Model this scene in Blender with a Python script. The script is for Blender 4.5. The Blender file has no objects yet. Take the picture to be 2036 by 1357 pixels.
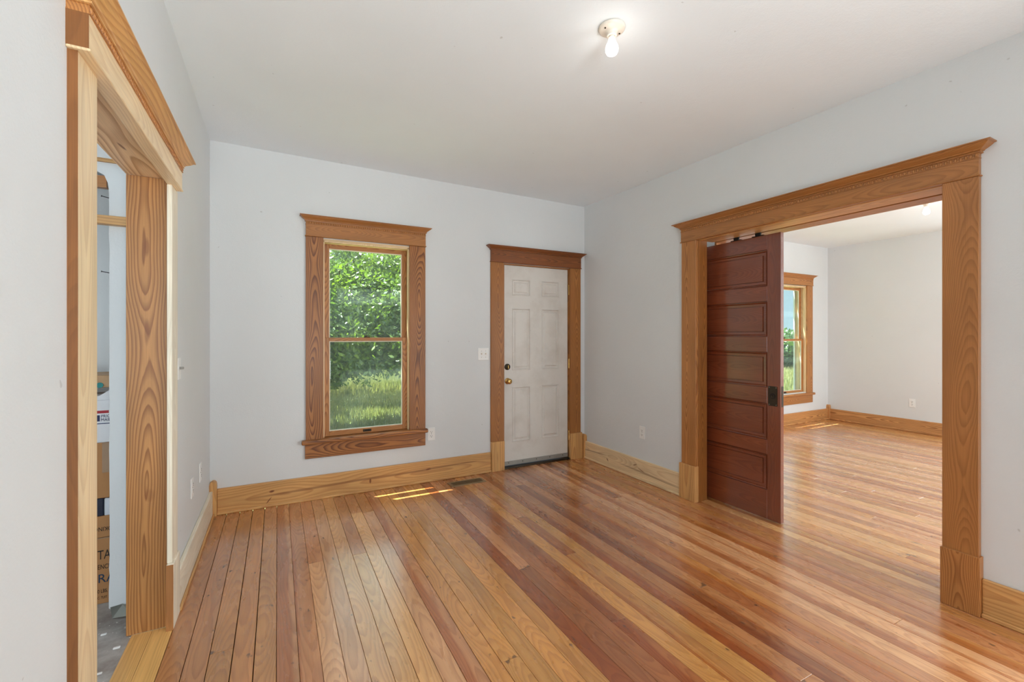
import bpy, bmesh, math, random
import numpy as np
from mathutils import Vector, Matrix
random.seed(7); np.random.seed(7)
SC = bpy.context.scene
COL = SC.collection

# ------------------------------------------------------------------ camera
F_PX, W_PX, H_PX = 888.6, 2036, 1357
cam_d = bpy.data.cameras.new('camera'); cam = bpy.data.objects.new('camera', cam_d); COL.objects.link(cam)
cam_d.sensor_fit = 'HORIZONTAL'; cam_d.sensor_width = 36.0
cam_d.lens = F_PX / W_PX * 36.0
cam_d.shift_x = 0.0; cam_d.shift_y = -12.2 / W_PX
cam_d.clip_start = 0.02; cam_d.clip_end = 500
cam.location = (0, 0, 1.36)
cam.rotation_euler = (math.radians(90), 0, -math.radians(27.6734))
SC.camera = cam

# ------------------------------------------------------------------ view, world, sun, daylight
SC.view_settings.view_transform = 'Standard'; SC.view_settings.look = 'None'
SC.view_settings.exposure = 0.03; SC.view_settings.gamma = 1.0
SC.view_settings.use_curve_mapping = False
SC.cycles.max_bounces = 12; SC.cycles.diffuse_bounces = 8; SC.cycles.glossy_bounces = 4
SC.cycles.transparent_max_bounces = 24; SC.cycles.sample_clamp_indirect = 6.0
SC.cycles.use_denoising = True

def srgb(r, g, b):
    f = lambda c: (c / 255 / 12.92) if c <= 10 else ((c / 255 + 0.055) / 1.055) ** 2.4
    return (f(r), f(g), f(b))

world = bpy.data.worlds.new('sky'); SC.world = world; world.use_nodes = True
wn = world.node_tree; wn.nodes.clear()
def wnode(t, **k):
    n = wn.nodes.new(t)
    for a, b in k.items(): setattr(n, a, b)
    return n
w_tc = wnode('ShaderNodeTexCoord'); w_sep = wnode('ShaderNodeSeparateXYZ')
wn.links.new(w_tc.outputs['Generated'], w_sep.inputs[0])
w_ramp = wnode('ShaderNodeValToRGB'); wn.links.new(w_sep.outputs['Z'], w_ramp.inputs[0])
e = w_ramp.color_ramp.elements
e[0].position = 0.0; e[0].color = (0.52, 0.66, 0.78, 1)
e[1].position = 0.9; e[1].color = (0.12, 0.26, 0.62, 1)
w_map = wnode('ShaderNodeMapping'); w_map.inputs['Scale'].default_value = (1, 1, 2.6)
wn.links.new(w_tc.outputs['Generated'], w_map.inputs[0])
w_noise = wnode('ShaderNodeTexNoise'); w_noise.inputs['Scale'].default_value = 2.3
w_noise.inputs['Detail'].default_value = 6
wn.links.new(w_map.outputs[0], w_noise.inputs['Vector'])
w_cl = wnode('ShaderNodeValToRGB'); wn.links.new(w_noise.outputs[0], w_cl.inputs[0])
w_cl.color_ramp.elements[0].position = 0.42; w_cl.color_ramp.elements[1].position = 0.62
w_mix = wnode('ShaderNodeMix', data_type='RGBA')
w_el = wnode('ShaderNodeMapRange'); w_el.interpolation_type = 'SMOOTHSTEP'     # unseen bright clouds added for window light, masked out of the visible horizon
w_el.inputs['From Min'].default_value = 0.08; w_el.inputs['From Max'].default_value = 0.28
wn.links.new(w_sep.outputs['Z'], w_el.inputs['Value'])
w_mul = wnode('ShaderNodeMath', operation='MULTIPLY'); wn.links.new(w_el.outputs[0], w_mul.inputs[0]); wn.links.new(w_cl.outputs[0], w_mul.inputs[1])
wn.links.new(w_mul.outputs[0], w_mix.inputs[0]); wn.links.new(w_ramp.outputs[0], w_mix.inputs[6])
w_mix.inputs[7].default_value = (2.6, 2.63, 2.66, 1)
w_bg = wnode('ShaderNodeBackground'); w_bg.inputs['Strength'].default_value = 1.35
wn.links.new(w_mix.outputs[2], w_bg.inputs[0])
w_out = wnode('ShaderNodeOutputWorld'); wn.links.new(w_bg.outputs[0], w_out.inputs[0])

def look(o, d): o.rotation_euler = Vector(d).to_track_quat('-Z', 'Y').to_euler()
SLOPE = 4.2                                    # dz/dy of the sunbeams
sun_d = bpy.data.lights.new('sun', 'SUN'); sun = bpy.data.objects.new('sun', sun_d); COL.objects.link(sun)
sun_d.energy = 36.0; sun_d.angle = math.radians(0.25); sun_d.color = (1.0, 0.95, 0.86)
sun.location = (0, 8, 12); look(sun, (1, -1, -SLOPE))

def area(name, loc, d, sx, sy, power, color=(1, 1, 1)):
    l = bpy.data.lights.new(name, 'AREA'); l.shape = 'RECTANGLE'; l.size = sx; l.size_y = sy
    l.energy = power; l.color = color
    o = bpy.data.objects.new(name, l); COL.objects.link(o); o.location = loc; look(o, d)
    return o
DAY = (0.905, 0.985, 0.998)
P_MAIN, P_ROOM2, P_HALL, P_UP, P_UP2, P_END, P_SIDE = 4, 54, 30, 900, 4, 58, 38
# skylight outside the windows of the rear walls (behind the camera) ...
area('daylight', (0.25, -1.98, 1.45), (0.1, 1, 0.3), 1.15, 1.6, P_MAIN, DAY)
area('daylight', (4.6, -1.98, 1.45), (0, 1, 0.0), 0.95, 1.6, P_ROOM2, DAY)
area('daylight', (6.6, -1.98, 1.45), (0, 1, 0.0), 0.95, 1.6, P_ROOM2, DAY)
area('daylight', (-1.7, -1.98, 1.45), (0.1, 1, 0.0), 0.95, 1.6, P_HALL, DAY)
# ... and outside the unseen end-wall window of the adjoining room
area('daylight', (8.14, 1.0, 1.5), (-1, .12, 0.05), 1.3, 1.7, P_END, DAY)
# added fill lamp in an invented doorway of the right wall, beside the viewer
area('side_fill', (3.24, -0.45, 1.0), (-1, 1.2, .12), 1.8, 1.8, P_SIDE, DAY)
area('ceiling_fill', (0.2, -4.6, -0.6), (0, 1, 1.0), 4.5, 3.4, P_UP, DAY)  # added low lamp outside the rear wall, throws light up to the ceiling
area('ceiling_fill', (5.8, -3.9, -0.5), (0, 1, 1.0), 4.0, 3.0, P_UP2, DAY)  # same added uplight for the adjoining room

# ------------------------------------------------------------------ material helpers
class NT:
    def __init__(s, name):
        s.m = bpy.data.materials.new(name); s.m.use_nodes = True
        s.t = s.m.node_tree; s.t.nodes.clear()
        s.out = s.n('ShaderNodeOutputMaterial')
        s.bsdf = s.n('ShaderNodeBsdfPrincipled')
        s.l(s.bsdf.outputs[0], s.out.inputs[0])
    def n(s, t, **k):
        n = s.t.nodes.new(t)
        for a, b in k.items(): setattr(n, a, b)
        return n
    def l(s, a, b): s.t.links.new(a, b)
    def set(s, i, v):
        if hasattr(v, 'links'): s.l(v, i)
        else: i.default_value = v
    def ma(s, op, a, b=None, c=None, clamp=False):
        n = s.n('ShaderNodeMath', operation=op, use_clamp=clamp); s.set(n.inputs[0], a)
        if b is not None: s.set(n.inputs[1], b)
        if c is not None: s.set(n.inputs[2], c)
        return n.outputs[0]
    def comb(s, x, y, z):
        n = s.n('ShaderNodeCombineXYZ'); s.set(n.inputs[0], x); s.set(n.inputs[1], y); s.set(n.inputs[2], z); return n.outputs[0]
    def noise(s, vec, scale, detail=2.0, rough=0.5):
        n = s.n('ShaderNodeTexNoise'); s.set(n.inputs['Vector'], vec)
        n.inputs['Scale'].default_value = scale; n.inputs['Detail'].default_value = detail
        n.inputs['Roughness'].default_value = rough; return n.outputs[0]
    def ramp(s, fac, stops, interp='LINEAR'):
        n = s.n('ShaderNodeValToRGB'); s.set(n.inputs[0], fac); cr = n.color_ramp; cr.interpolation = interp
        while len(cr.elements) < len(stops): cr.elements.new(0.5)
        for e_, (p, c) in zip(cr.elements, stops):
            e_.position = p; e_.color = (c, c, c, 1) if not isinstance(c, tuple) else (*c, 1)
        return n.outputs[0]
    def mix(s, f, a, b, blend='MIX'):
        n = s.n('ShaderNodeMix', data_type='RGBA', blend_type=blend, clamp_factor=True); s.set(n.inputs[0], f)
        for i, v in ((6, a), (7, b)):
            if isinstance(v, tuple): n.inputs[i].default_value = (*v[:3], 1)
            else: s.l(v, n.inputs[i])
        return n.outputs[2]
    def bump(s, h, dist, strength=1.0):
        n = s.n('ShaderNodeBump'); n.inputs['Distance'].default_value = dist; n.inputs['Strength'].default_value = strength
        s.l(h, n.inputs['Height']); s.l(n.outputs[0], s.bsdf.inputs['Normal'])
    def fin(s, color, rough=0.5, spec=0.5, metal=0.0, coat=0.0):
        s.set(s.bsdf.inputs['Base Color'], (*color, 1) if isinstance(color, tuple) else color)
        s.set(s.bsdf.inputs['Roughness'], rough)
        s.bsdf.inputs['Specular IOR Level'].default_value = spec
        s.bsdf.inputs['Metallic'].default_value = metal
        s.bsdf.inputs['Coat Weight'].default_value = coat
        s.bsdf.inputs['Coat Roughness'].default_value = 0.22
        return s.m

def plain(name, c, rough=0.5, metal=0.0, var=0.06, spec=0.5):
    s = NT(name); tc = s.n('ShaderNodeTexCoord')
    nz = s.noise(tc.outputs['Object'], 9.0, 3)
    k = s.ramp(nz, [(0.3, 1 - var), (0.7, 1 + var)])
    return s.fin(s.mix(1.0, c, k, 'MULTIPLY'), rough, spec, metal)

# style: light, dark, rough, ring freq (1/m), contrast, centre distance, amplitude of wander, heart
STY = {
 'casing':  dict(a=srgb(190,130,72), b=srgb(136,78,36), rough=.38, fr=150, con=.75, d=.055, amp=.075),
 'window':  dict(a=srgb(174,114,60), b=srgb(100,52,24), rough=.36, fr=120, con=.95, d=.05, amp=.085),
 'dooroak': dict(a=srgb(172,112,54), b=srgb(120,72,32), rough=.38, fr=170, con=.7, d=.06, amp=.06),
 'header':  dict(a=srgb(176,118,64), b=srgb(136,84,42), rough=.35, fr=210, con=.55, d=.10, amp=.05),
 'pine':    dict(a=srgb(218,168,106), b=srgb(176,116,62), rough=.38, fr=70, con=.55, d=.07, amp=.05),
 'palepine':dict(a=srgb(240,214,172), b=srgb(206,168,120), rough=.36, fr=110, con=.45, d=.08, amp=.05),
 'bold':    dict(a=srgb(184,130,74), b=srgb(132,80,38), rough=.42, fr=105, con=.9, d=.035, amp=.055),
 'glarepine':dict(a=srgb(238,228,208), b=srgb(214,198,170), rough=.45, fr=80, con=.4, d=.08, amp=.05),  # pine with grazing glare put into its whitish base colour
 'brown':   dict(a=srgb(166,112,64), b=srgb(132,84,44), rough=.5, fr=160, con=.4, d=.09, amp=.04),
 'mahog':   dict(a=srgb(128,62,34), b=srgb(86,38,20), rough=.24, fr=190, con=.35, d=.08, amp=.05),
 'base2':   dict(a=srgb(212,156,98), b=srgb(156,98,52), rough=.4, fr=75, con=.95, d=.04, amp=.06),
 'floor':   dict(a=None, b=None, rough=.25, fr=210, con=.42, d=.12, amp=.03),
 'doorhead':dict(a=srgb(142,82,38), b=srgb(98,52,22), rough=.38, fr=150, con=.8, d=.06, amp=.05),
 'straight':dict(a=srgb(236,184,112), b=srgb(206,146,80), rough=.3, fr=150, con=.5, d=.02, amp=.004),
 'boldpale':dict(a=srgb(240,208,164), b=srgb(188,140,92), rough=.45, fr=70, con=.85, d=.04, amp=.05),
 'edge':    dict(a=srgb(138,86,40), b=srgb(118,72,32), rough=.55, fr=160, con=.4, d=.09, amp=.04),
}
_wood = {}
def wood(style, L='z', N='y', marks=()):
    key = (style, L, N, tuple(marks))
    if key in _wood: return _wood[key]
    p = STY[style]; s = NT('wood_' + style + '_' + L + N)
    tc = s.n('ShaderNodeTexCoord'); sp = s.n('ShaderNodeSeparateXYZ'); s.l(tc.outputs['Object'], sp.inputs[0])
    ax = dict(x=sp.outputs[0], y=sp.outputs[1], z=sp.outputs[2])
    Wd = [a for a in 'xyz' if a not in (L, N)][0]
    l, w, n = ax[L], ax[Wd], ax[N]
    oi = s.n('ShaderNodeObjectInfo'); rnd = oi.outputs['Random']
    off = s.ma('MULTIPLY', rnd, 61.7); lo = s.ma('ADD', l, off)
    v1 = s.comb(s.ma('MULTIPLY', lo, 1.0), s.ma('MULTIPLY', w, 3.0), off)
    n1 = s.noise(v1, 1.1, 2)
    n2 = s.noise(s.comb(lo, s.ma('ADD', off, 9.0), s.ma('MULTIPLY', w, 2.0)), 1.1, 1.0)
    w0 = s.ma('MULTIPLY', s.ma('SUBTRACT', n1, 0.5), p['amp'] * 1.3)
    n0 = s.ma('ADD', s.ma('MULTIPLY', s.ma('SUBTRACT', n2, 0.5), p['amp'] * 3.4), p['d'])
    dw = s.ma('SUBTRACT', w, s.ma('ADD', w0, s.ma('MULTIPLY', s.ma('SUBTRACT', rnd, 0.5), 0.05)))
    dn = s.ma('ADD', n, n0)
    r = s.ma('SQRT', s.ma('ADD', s.ma('MULTIPLY', dw, dw), s.ma('MULTIPLY', dn, dn)))
    fine = s.noise(s.comb(s.ma('MULTIPLY', lo, 5.0), s.ma('MULTIPLY', w, 40.0), off), 1.0, 3)
    r = s.ma('ADD', r, s.ma('MULTIPLY', fine, 0.004))
    ph = s.ma('FRACT', s.ma('MULTIPLY', r, p['fr']))
    ring = s.ramp(ph, [(0.0, 0.0), (0.35, 0.08), (0.78, 0.85), (0.9, 1.0), (1.0, 0.0)])
    fib = s.noise(s.comb(s.ma('MULTIPLY', lo, 6.0), s.ma('MULTIPLY', w, 420.0), s.ma('MULTIPLY', n, 420.0)), 1.0, 2)
    blotch = s.noise(s.comb(s.ma('MULTIPLY', lo, 1.5), s.ma('MULTIPLY', w, 9.0), off), 1.3, 3)
    rough = p['rough']
    if style == 'floor':
        base = oi.outputs['Color']; al = oi.outputs['Alpha']
        heart = s.mix(1.0, base, srgb(228, 200, 174), 'MULTIPLY')
        edge = s.ma('ADD', s.ma('ADD', s.ma('DIVIDE', w, 0.083), 0.5), s.ma('MULTIPLY', s.ma('SUBTRACT', blotch, 0.5), 0.7))
        hm = s.ramp(s.ma('ADD', s.ma('MULTIPLY', s.ma('SUBTRACT', s.ma('MULTIPLY', al, 1.6), s.ma('ADD', edge, 0.3)), 9.0), 0.5), [(0.0, 0.0), (1.0, 1.0)])
        base = s.mix(hm, base, heart)
        dark = s.mix(1.0, base, srgb(184, 150, 128), 'MULTIPLY')
        col = s.mix(s.ma('MULTIPLY', ring, p['con']), base, dark)
        # scuffs near the board end, dark nail and water stains
        st = s.noise(s.comb(s.ma('MULTIPLY', lo, 16.0), s.ma('MULTIPLY', w, 26.0), off), 1.0, 2)
        near = s.ramp(s.ma('ABSOLUTE', l), [(0.0, 1.0), (0.05, 0.0)])
        sm = s.ramp(s.ma('ADD', st, s.ma('MULTIPLY', near, 0.16)), [(0.70, 0.0), (0.76, 0.75)])
        col = s.mix(sm, col, srgb(74, 50, 36))
        wear = s.noise(s.comb(s.ma('MULTIPLY', lo, 3.0), s.ma('MULTIPLY', w, 12.0), off), 1.0, 4)
        rough = s.ramp(wear, [(0.3, 0.22), (0.7, 0.34)])
    else:
        col = s.mix(s.ma('MULTIPLY', ring, p['con']), p['a'], p['b'])
    k = s.ramp(blotch, [(0.25, 0.84), (0.75, 1.12)])
    col = s.mix(1.0, col, k, 'MULTIPLY')
    k2 = s.ramp(fib, [(0.3, 0.90), (0.7, 1.07)])
    col = s.mix(1.0, col, k2, 'MULTIPLY')
    if style in ('pine', 'base2'):                     # knots
        vo = s.n('ShaderNodeTexVoronoi'); s.l(s.comb(s.ma('MULTIPLY', lo, 2.4), s.ma('MULTIPLY', w, 5.5), off), vo.inputs['Vector'])
        vo.inputs['Scale'].default_value = 1.0
        kn = s.ramp(vo.outputs['Distance'], [(0.045, 1.0), (0.075, 0.35), (0.16, 0.0)])
        col = s.mix(kn, col, srgb(112, 60, 30))
    for (ml, mw, rl, rw, tilt, stg) in marks:          # knots and dark streaks at known places on the board
        a_ = s.ma('SUBTRACT', l, ml); b_ = s.ma('SUBTRACT', s.ma('SUBTRACT', w, mw), s.ma('MULTIPLY', a_, tilt))
        wob = s.ma('ADD', s.ma('MULTIPLY', fine, .8), .6)
        q = s.ma('SQRT', s.ma('ADD', s.ma('POWER', s.ma('ABSOLUTE', s.ma('DIVIDE', a_, rl)), 2.0), s.ma('POWER', s.ma('ABSOLUTE', s.ma('DIVIDE', s.ma('MULTIPLY', b_, wob), rw)), 2.0)))
        col = s.mix(s.ramp(q, [(0.55, stg), (1.0, 0.0)]), col, srgb(118, 64, 30))
    s.bump(s.ma('ADD', ring, fib), 0.0003, 0.12 if style == 'floor' else 0.35)
    s.fin(col, rough, 0.5, 0.0, 1.0 if style in ('floor', 'mahog') else 0.0)
    _wood[key] = s.m
    return s.m

def wall_paint(name, c, rough=0.6):
    s = NT(name); g = s.n('ShaderNodeNewGeometry')
    big = s.noise(g.outputs['Position'], 1.3, 3)
    k = s.ramp(big, [(0.25, 0.965), (0.75, 1.02)])
    col = s.mix(1.0, c, k, 'MULTIPLY')
    sp = s.noise(g.outputs['Position'], 22.0, 1)
    sm = s.ramp(sp, [(0.80, 0.0), (0.82, 0.35)])
    col = s.mix(sm, col, srgb(150, 146, 140))
    o = s.noise(g.outputs['Position'], 120.0, 3); b = s.noise(g.outputs['Position'], 9.0, 3)
    s.bump(s.ma('ADD', o, s.ma('MULTIPLY', b, 3.0)), 0.0016, 0.5)
    return s.fin(col, rough, 0.3)
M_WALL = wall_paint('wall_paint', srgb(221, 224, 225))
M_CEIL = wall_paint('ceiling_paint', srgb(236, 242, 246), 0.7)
M_WALLC = wall_paint('closet_drywall', srgb(232, 234, 236), 0.7)
M_WHITE = plain('white_plastic', srgb(238, 238, 236), 0.35, var=0.01)
M_DOORW = None
def door_paint():
    s = NT('aged_white_door'); g = s.n('ShaderNodeNewGeometry')
    d = s.noise(g.outputs['Position'], 5.0, 5, 0.6)
    f = s.ramp(d, [(0.45, 0.0), (0.75, 0.45)])
    col = s.mix(f, srgb(216, 211, 204), srgb(186, 176, 164))
    sc = s.noise(g.outputs['Position'], 60.0, 2)
    col = s.mix(s.ramp(sc, [(0.72, 0.0), (0.76, 0.5)]), col, srgb(150, 138, 126))
    return s.fin(col, 0.42, 0.4)
M_DOORW = door_paint()
M_SUB = plain('subfloor', srgb(38, 24, 16), 0.9)
M_BRASS = plain('brass', srgb(200, 160, 96), 0.25, 1.0)
M_DKMET = plain('dark_bronze', srgb(70, 62, 52), 0.4, 0.8)
M_STEEL = plain('steel', srgb(150, 148, 142), 0.35, 0.9)
M_BLACK = plain('dark_slot', srgb(20, 18, 16), 0.8)
M_GREYRUB = plain('door_sweep', srgb(150, 148, 142), 0.5, 0.3)
M_VENT = plain('register_metal', srgb(150, 132, 104), 0.4, 0.5)
M_PORC = plain('porcelain', srgb(232, 222, 208), 0.3, var=0.02)
M_PUTTY = plain('glazing_putty', srgb(226, 218, 198), 0.6)
M_STORM = plain('storm_frame', srgb(222, 226, 230), 0.4)
M_MASK = plain('mask_boards', srgb(190, 190, 186), 0.7)
M_BARK = plain('bark', srgb(92, 78, 62), 0.9, var=0.3)
M_CARD = plain('cardboard', srgb(184, 132, 84), 0.75, var=0.05)
M_TAPE = plain('packing_tape', srgb(168, 136, 108), 0.25, var=0.05)
M_MAILW = plain('white_card', srgb(232, 232, 236), 0.6, var=0.02)
M_RED = plain('red_ink', srgb(170, 40, 50), 0.6)
M_NAVY = plain('navy_ink', srgb(28, 44, 92), 0.6)
M_INK = plain('black_ink', srgb(44, 36, 30), 0.7)
M_BLUEINK = plain('blue_ink', srgb(30, 60, 90), 0.7)
M_TEAL = plain('teal_ink', srgb(20, 130, 130), 0.5)
M_PAPER = plain('grey_paper', srgb(150, 150, 142), 0.8)
def dusty_floor():
    s = NT('dusty_floor'); g = s.n('ShaderNodeNewGeometry')
    a = s.noise(g.outputs['Position'], 6.0, 6, 0.65)
    col = s.mix(s.ramp(a, [(0.35, 0.0), (0.65, 1.0)]), srgb(142, 132, 126), srgb(190, 186, 182))
    b = s.noise(g.outputs['Position'], 45.0, 2)
    col = s.mix(s.ramp(b, [(0.68, 0.0), (0.72, 1.0)]), col, srgb(226, 220, 214))
    s.bump(a, 0.004, 0.5)
    return s.fin(col, 0.6)
M_DUST = dusty_floor()
def bulb_mat():
    s = NT('lit_bulb'); s.bsdf.inputs['Emission Color'].default_value = (1.0, 0.93, 0.84, 1)
    s.bsdf.inputs['Emission Strength'].default_value = 5.0
    return s.fin((1, 1, 1), 0.3)
M_BULB = bulb_mat()
def glass_mat():
    s = NT('old_window_glass'); s.t.nodes.remove(s.bsdf)
    tr = s.n('ShaderNodeBsdfTransparent'); tr.inputs[0].default_value = (0.86, 0.95, 0.92, 1)
    gl = s.n('ShaderNodeBsdfGlossy'); gl.inputs['Roughness'].default_value = 0.02
    lw_ = s.n('ShaderNodeLayerWeight'); lw_.inputs[0].default_value = 0.5
    frs = s.ma('ADD', s.ma('MULTIPLY', s.ma('POWER', lw_.outputs['Facing'], 5.0), 0.5), 0.03)
    m1 = s.n('ShaderNodeMixShader'); s.l(frs, m1.inputs[0]); s.l(tr.outputs[0], m1.inputs[1]); s.l(gl.outputs[0], m1.inputs[2])
    df = s.n('ShaderNodeBsdfDiffuse'); df.inputs[0].default_value = (0.62, 0.74, 0.74, 1)
    tl = s.n('ShaderNodeBsdfTranslucent'); tl.inputs[0].default_value = (0.62, 0.78, 0.80, 1)
    m2 = s.n('ShaderNodeMixShader'); m2.inputs[0].default_value = 0.5; s.l(df.outputs[0], m2.inputs[1]); s.l(tl.outputs[0], m2.inputs[2])
    tc = s.n('ShaderNodeTexCoord')
    a = s.noise(tc.outputs['Object'], 3.0, 4, 0.6); b = s.noise(tc.outputs['Object'], 40.0, 4, 0.6)
    f = s.ma('ADD', s.ramp(a, [(0.35, 0.02), (0.75, 0.10)]), s.ramp(b, [(0.68, 0.0), (0.76, 0.15)]))
    m3 = s.n('ShaderNodeMixShader'); s.l(f, m3.inputs[0]); s.l(m1.outputs[0], m3.inputs[1]); s.l(m2.outputs[0], m3.inputs[2])
    s.l(m3.outputs[0], s.out.inputs[0])
    return s.m
M_GLASS = glass_mat()
def leaf_mat(name, c1, c2, tc_=0.4, sc=0.6):
    s = NT(name); s.t.nodes.remove(s.bsdf); g = s.n('ShaderNodeNewGeometry')
    a = s.noise(g.outputs['Position'], sc, 2); b = s.noise(g.outputs['Position'], 14.0, 1)
    col = s.mix(s.ramp(s.ma('ADD', s.ma('MULTIPLY', a, 0.5), s.ma('MULTIPLY', b, 0.5)), [(0.35, 0.0), (0.65, 1.0)]), c1, c2)
    d = s.n('ShaderNodeBsdfDiffuse'); s.l(col, d.inputs[0]); t = s.n('ShaderNodeBsdfTranslucent')
    s.l(s.mix(1.0, col, (1.0, 1.1, 0.6), 'MULTIPLY'), t.inputs[0])
    gl = s.n('ShaderNodeBsdfGlossy'); gl.inputs['Roughness'].default_value = 0.4; gl.inputs[0].default_value = (0.9, 0.95, 1, 1)
    m = s.n('ShaderNodeMixShader'); m.inputs[0].default_value = tc_; s.l(d.outputs[0], m.inputs[1]); s.l(t.outputs[0], m.inputs[2])
    m2 = s.n('ShaderNodeMixShader'); m2.inputs[0].default_value = 0.07; s.l(m.outputs[0], m2.inputs[1]); s.l(gl.outputs[0], m2.inputs[2])
    s.l(m2.outputs[0], s.out.inputs[0]); return s.m
M_LEAF = leaf_mat('oak_leaves', srgb(44, 80, 38), srgb(128, 146, 48), 0.42)
M_HEDGE = leaf_mat('hedge_leaves', srgb(54, 84, 44), srgb(88, 116, 58))
M_GRASSB = leaf_mat('grass_blades', srgb(112, 122, 72), srgb(184, 174, 128), 0.4, 0.35)
M_DRY = leaf_mat('dry_stems', srgb(160, 140, 96), srgb(186, 170, 130), 0.3, 1.0)
M_GROUND = leaf_mat('meadow_ground', srgb(72, 82, 44), srgb(112, 120, 66), 0.0, 0.4)

# ------------------------------------------------------------------ mesh helpers
class MB:
    def __init__(s): s.bm = bmesh.new()
    def box(s, x0, x1, y0, y1, z0, z1, bev=0.0, seg=1):
        x0, x1 = sorted((x0, x1)); y0, y1 = sorted((y0, y1)); z0, z1 = sorted((z0, z1))
        m = Matrix.Translation(((x0 + x1) / 2, (y0 + y1) / 2, (z0 + z1) / 2)) @ Matrix.Diagonal((x1 - x0, y1 - y0, z1 - z0, 1))
        r = bmesh.ops.create_cube(s.bm, size=1.0, matrix=m)
        if bev > 0:
            es = list({e_ for v in r['verts'] for e_ in v.link_edges})
            bmesh.ops.bevel(s.bm, geom=es, offset=bev, segments=seg, affect='EDGES', profile=0.5)
        return s
    def cyl(s, c, d, r, h, seg=24, r2=None):
        q = Vector(d).to_track_quat('Z', 'Y').to_matrix().to_4x4()
        m = Matrix.Translation(Vector(c)) @ q
        bmesh.ops.create_cone(s.bm, cap_ends=True, segments=seg, radius1=r, radius2=r if r2 is None else r2, depth=h, matrix=m)
        return s
    def lathe(s, c, d, prof, seg=32):
        """prof: (radius, height along d)"""
        q = Vector(d).to_track_quat('Z', 'Y').to_matrix()
        rings = []
        for r, h in prof:
            rings.append([s.bm.verts.new(Vector(c) + q @ Vector((r * math.cos(2 * math.pi * i / seg), r * math.sin(2 * math.pi * i / seg), h))) for i in range(seg)])
        for a, b in zip(rings, rings[1:]):
            for i in range(seg):
                j = (i + 1) % seg; s.bm.faces.new((a[i], a[j], b[j], b[i]))
        s.bm.faces.new(rings[0][::-1]); s.bm.faces.new(rings[-1])
        return s
    def prism(s, pts, axis, a0, a1, other=None):
        """extrude polygon given in the two axes other than `axis` (xyz order) from a0 to a1"""
        def P(u, v, a):
            return {'x': (a, u, v), 'y': (u, a, v), 'z': (u, v, a)}[axis]
        A = [s.bm.verts.new(P(u, v, a0)) for u, v in pts]; B = [s.bm.verts.new(P(u, v, a1)) for u, v in pts]
        s.bm.faces.new(A); s.bm.faces.new(B[::-1])
        for i in range(len(pts)):
            j = (i + 1) % len(pts); s.bm.faces.new((A[i], B[i], B[j], A[j]))
        return s
    def build(s, name, mat, parent=None, origin=None, smooth=False, **props):
        bm = s.bm; bmesh.ops.recalc_face_normals(bm, faces=bm.faces)
        vs = [v.co for v in bm.verts]
        if origin is None:
            lo = Vector([min(v[i] for v in vs) for i in range(3)]); hi = Vector([max(v[i] for v in vs) for i in range(3)])
            origin = (lo + hi) / 2
        origin = Vector(origin)
        bmesh.ops.translate(bm, verts=bm.verts, vec=-origin)
        me = bpy.data.meshes.new(name); bm.to_mesh(me); bm.free()
        if smooth:
            for p in me.polygons: p.use_smooth = True
        me.materials.append(mat)
        return link(name, me, origin, parent, **props)
WORLD = {}
def link(name, data, origin, parent=None, **props):
    o = bpy.data.objects.new(name, data); COL.objects.link(o)
    origin = Vector(origin); WORLD[o.name] = origin.copy()
    if parent is not None:
        o.parent = parent; o.location = origin - WORLD[parent.name]
    else: o.location = origin
    for k, v in props.items(): o[k] = v
    return o
def empty(name, origin, **props):
    o = link(name, None, origin, None, **props); o.empty_display_size = 0.1; return o
def box(name, mat, x0, x1, y0, y1, z0, z1, parent=None, bev=0.0, seg=1, **p):
    return MB().box(x0, x1, y0, y1, z0, z1, bev, seg).build(name, mat, parent, **p)

XL, XR, YB = -0.452, 3.03, 4.04
XL2 = -0.585                      # far face of the left wall
XR2 = 3.35                        # room-2 face of the right wall
X2 = 7.90; YR = -1.75; YB2 = 4.20
def S(**k): k['kind'] = 'structure'; return k

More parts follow.
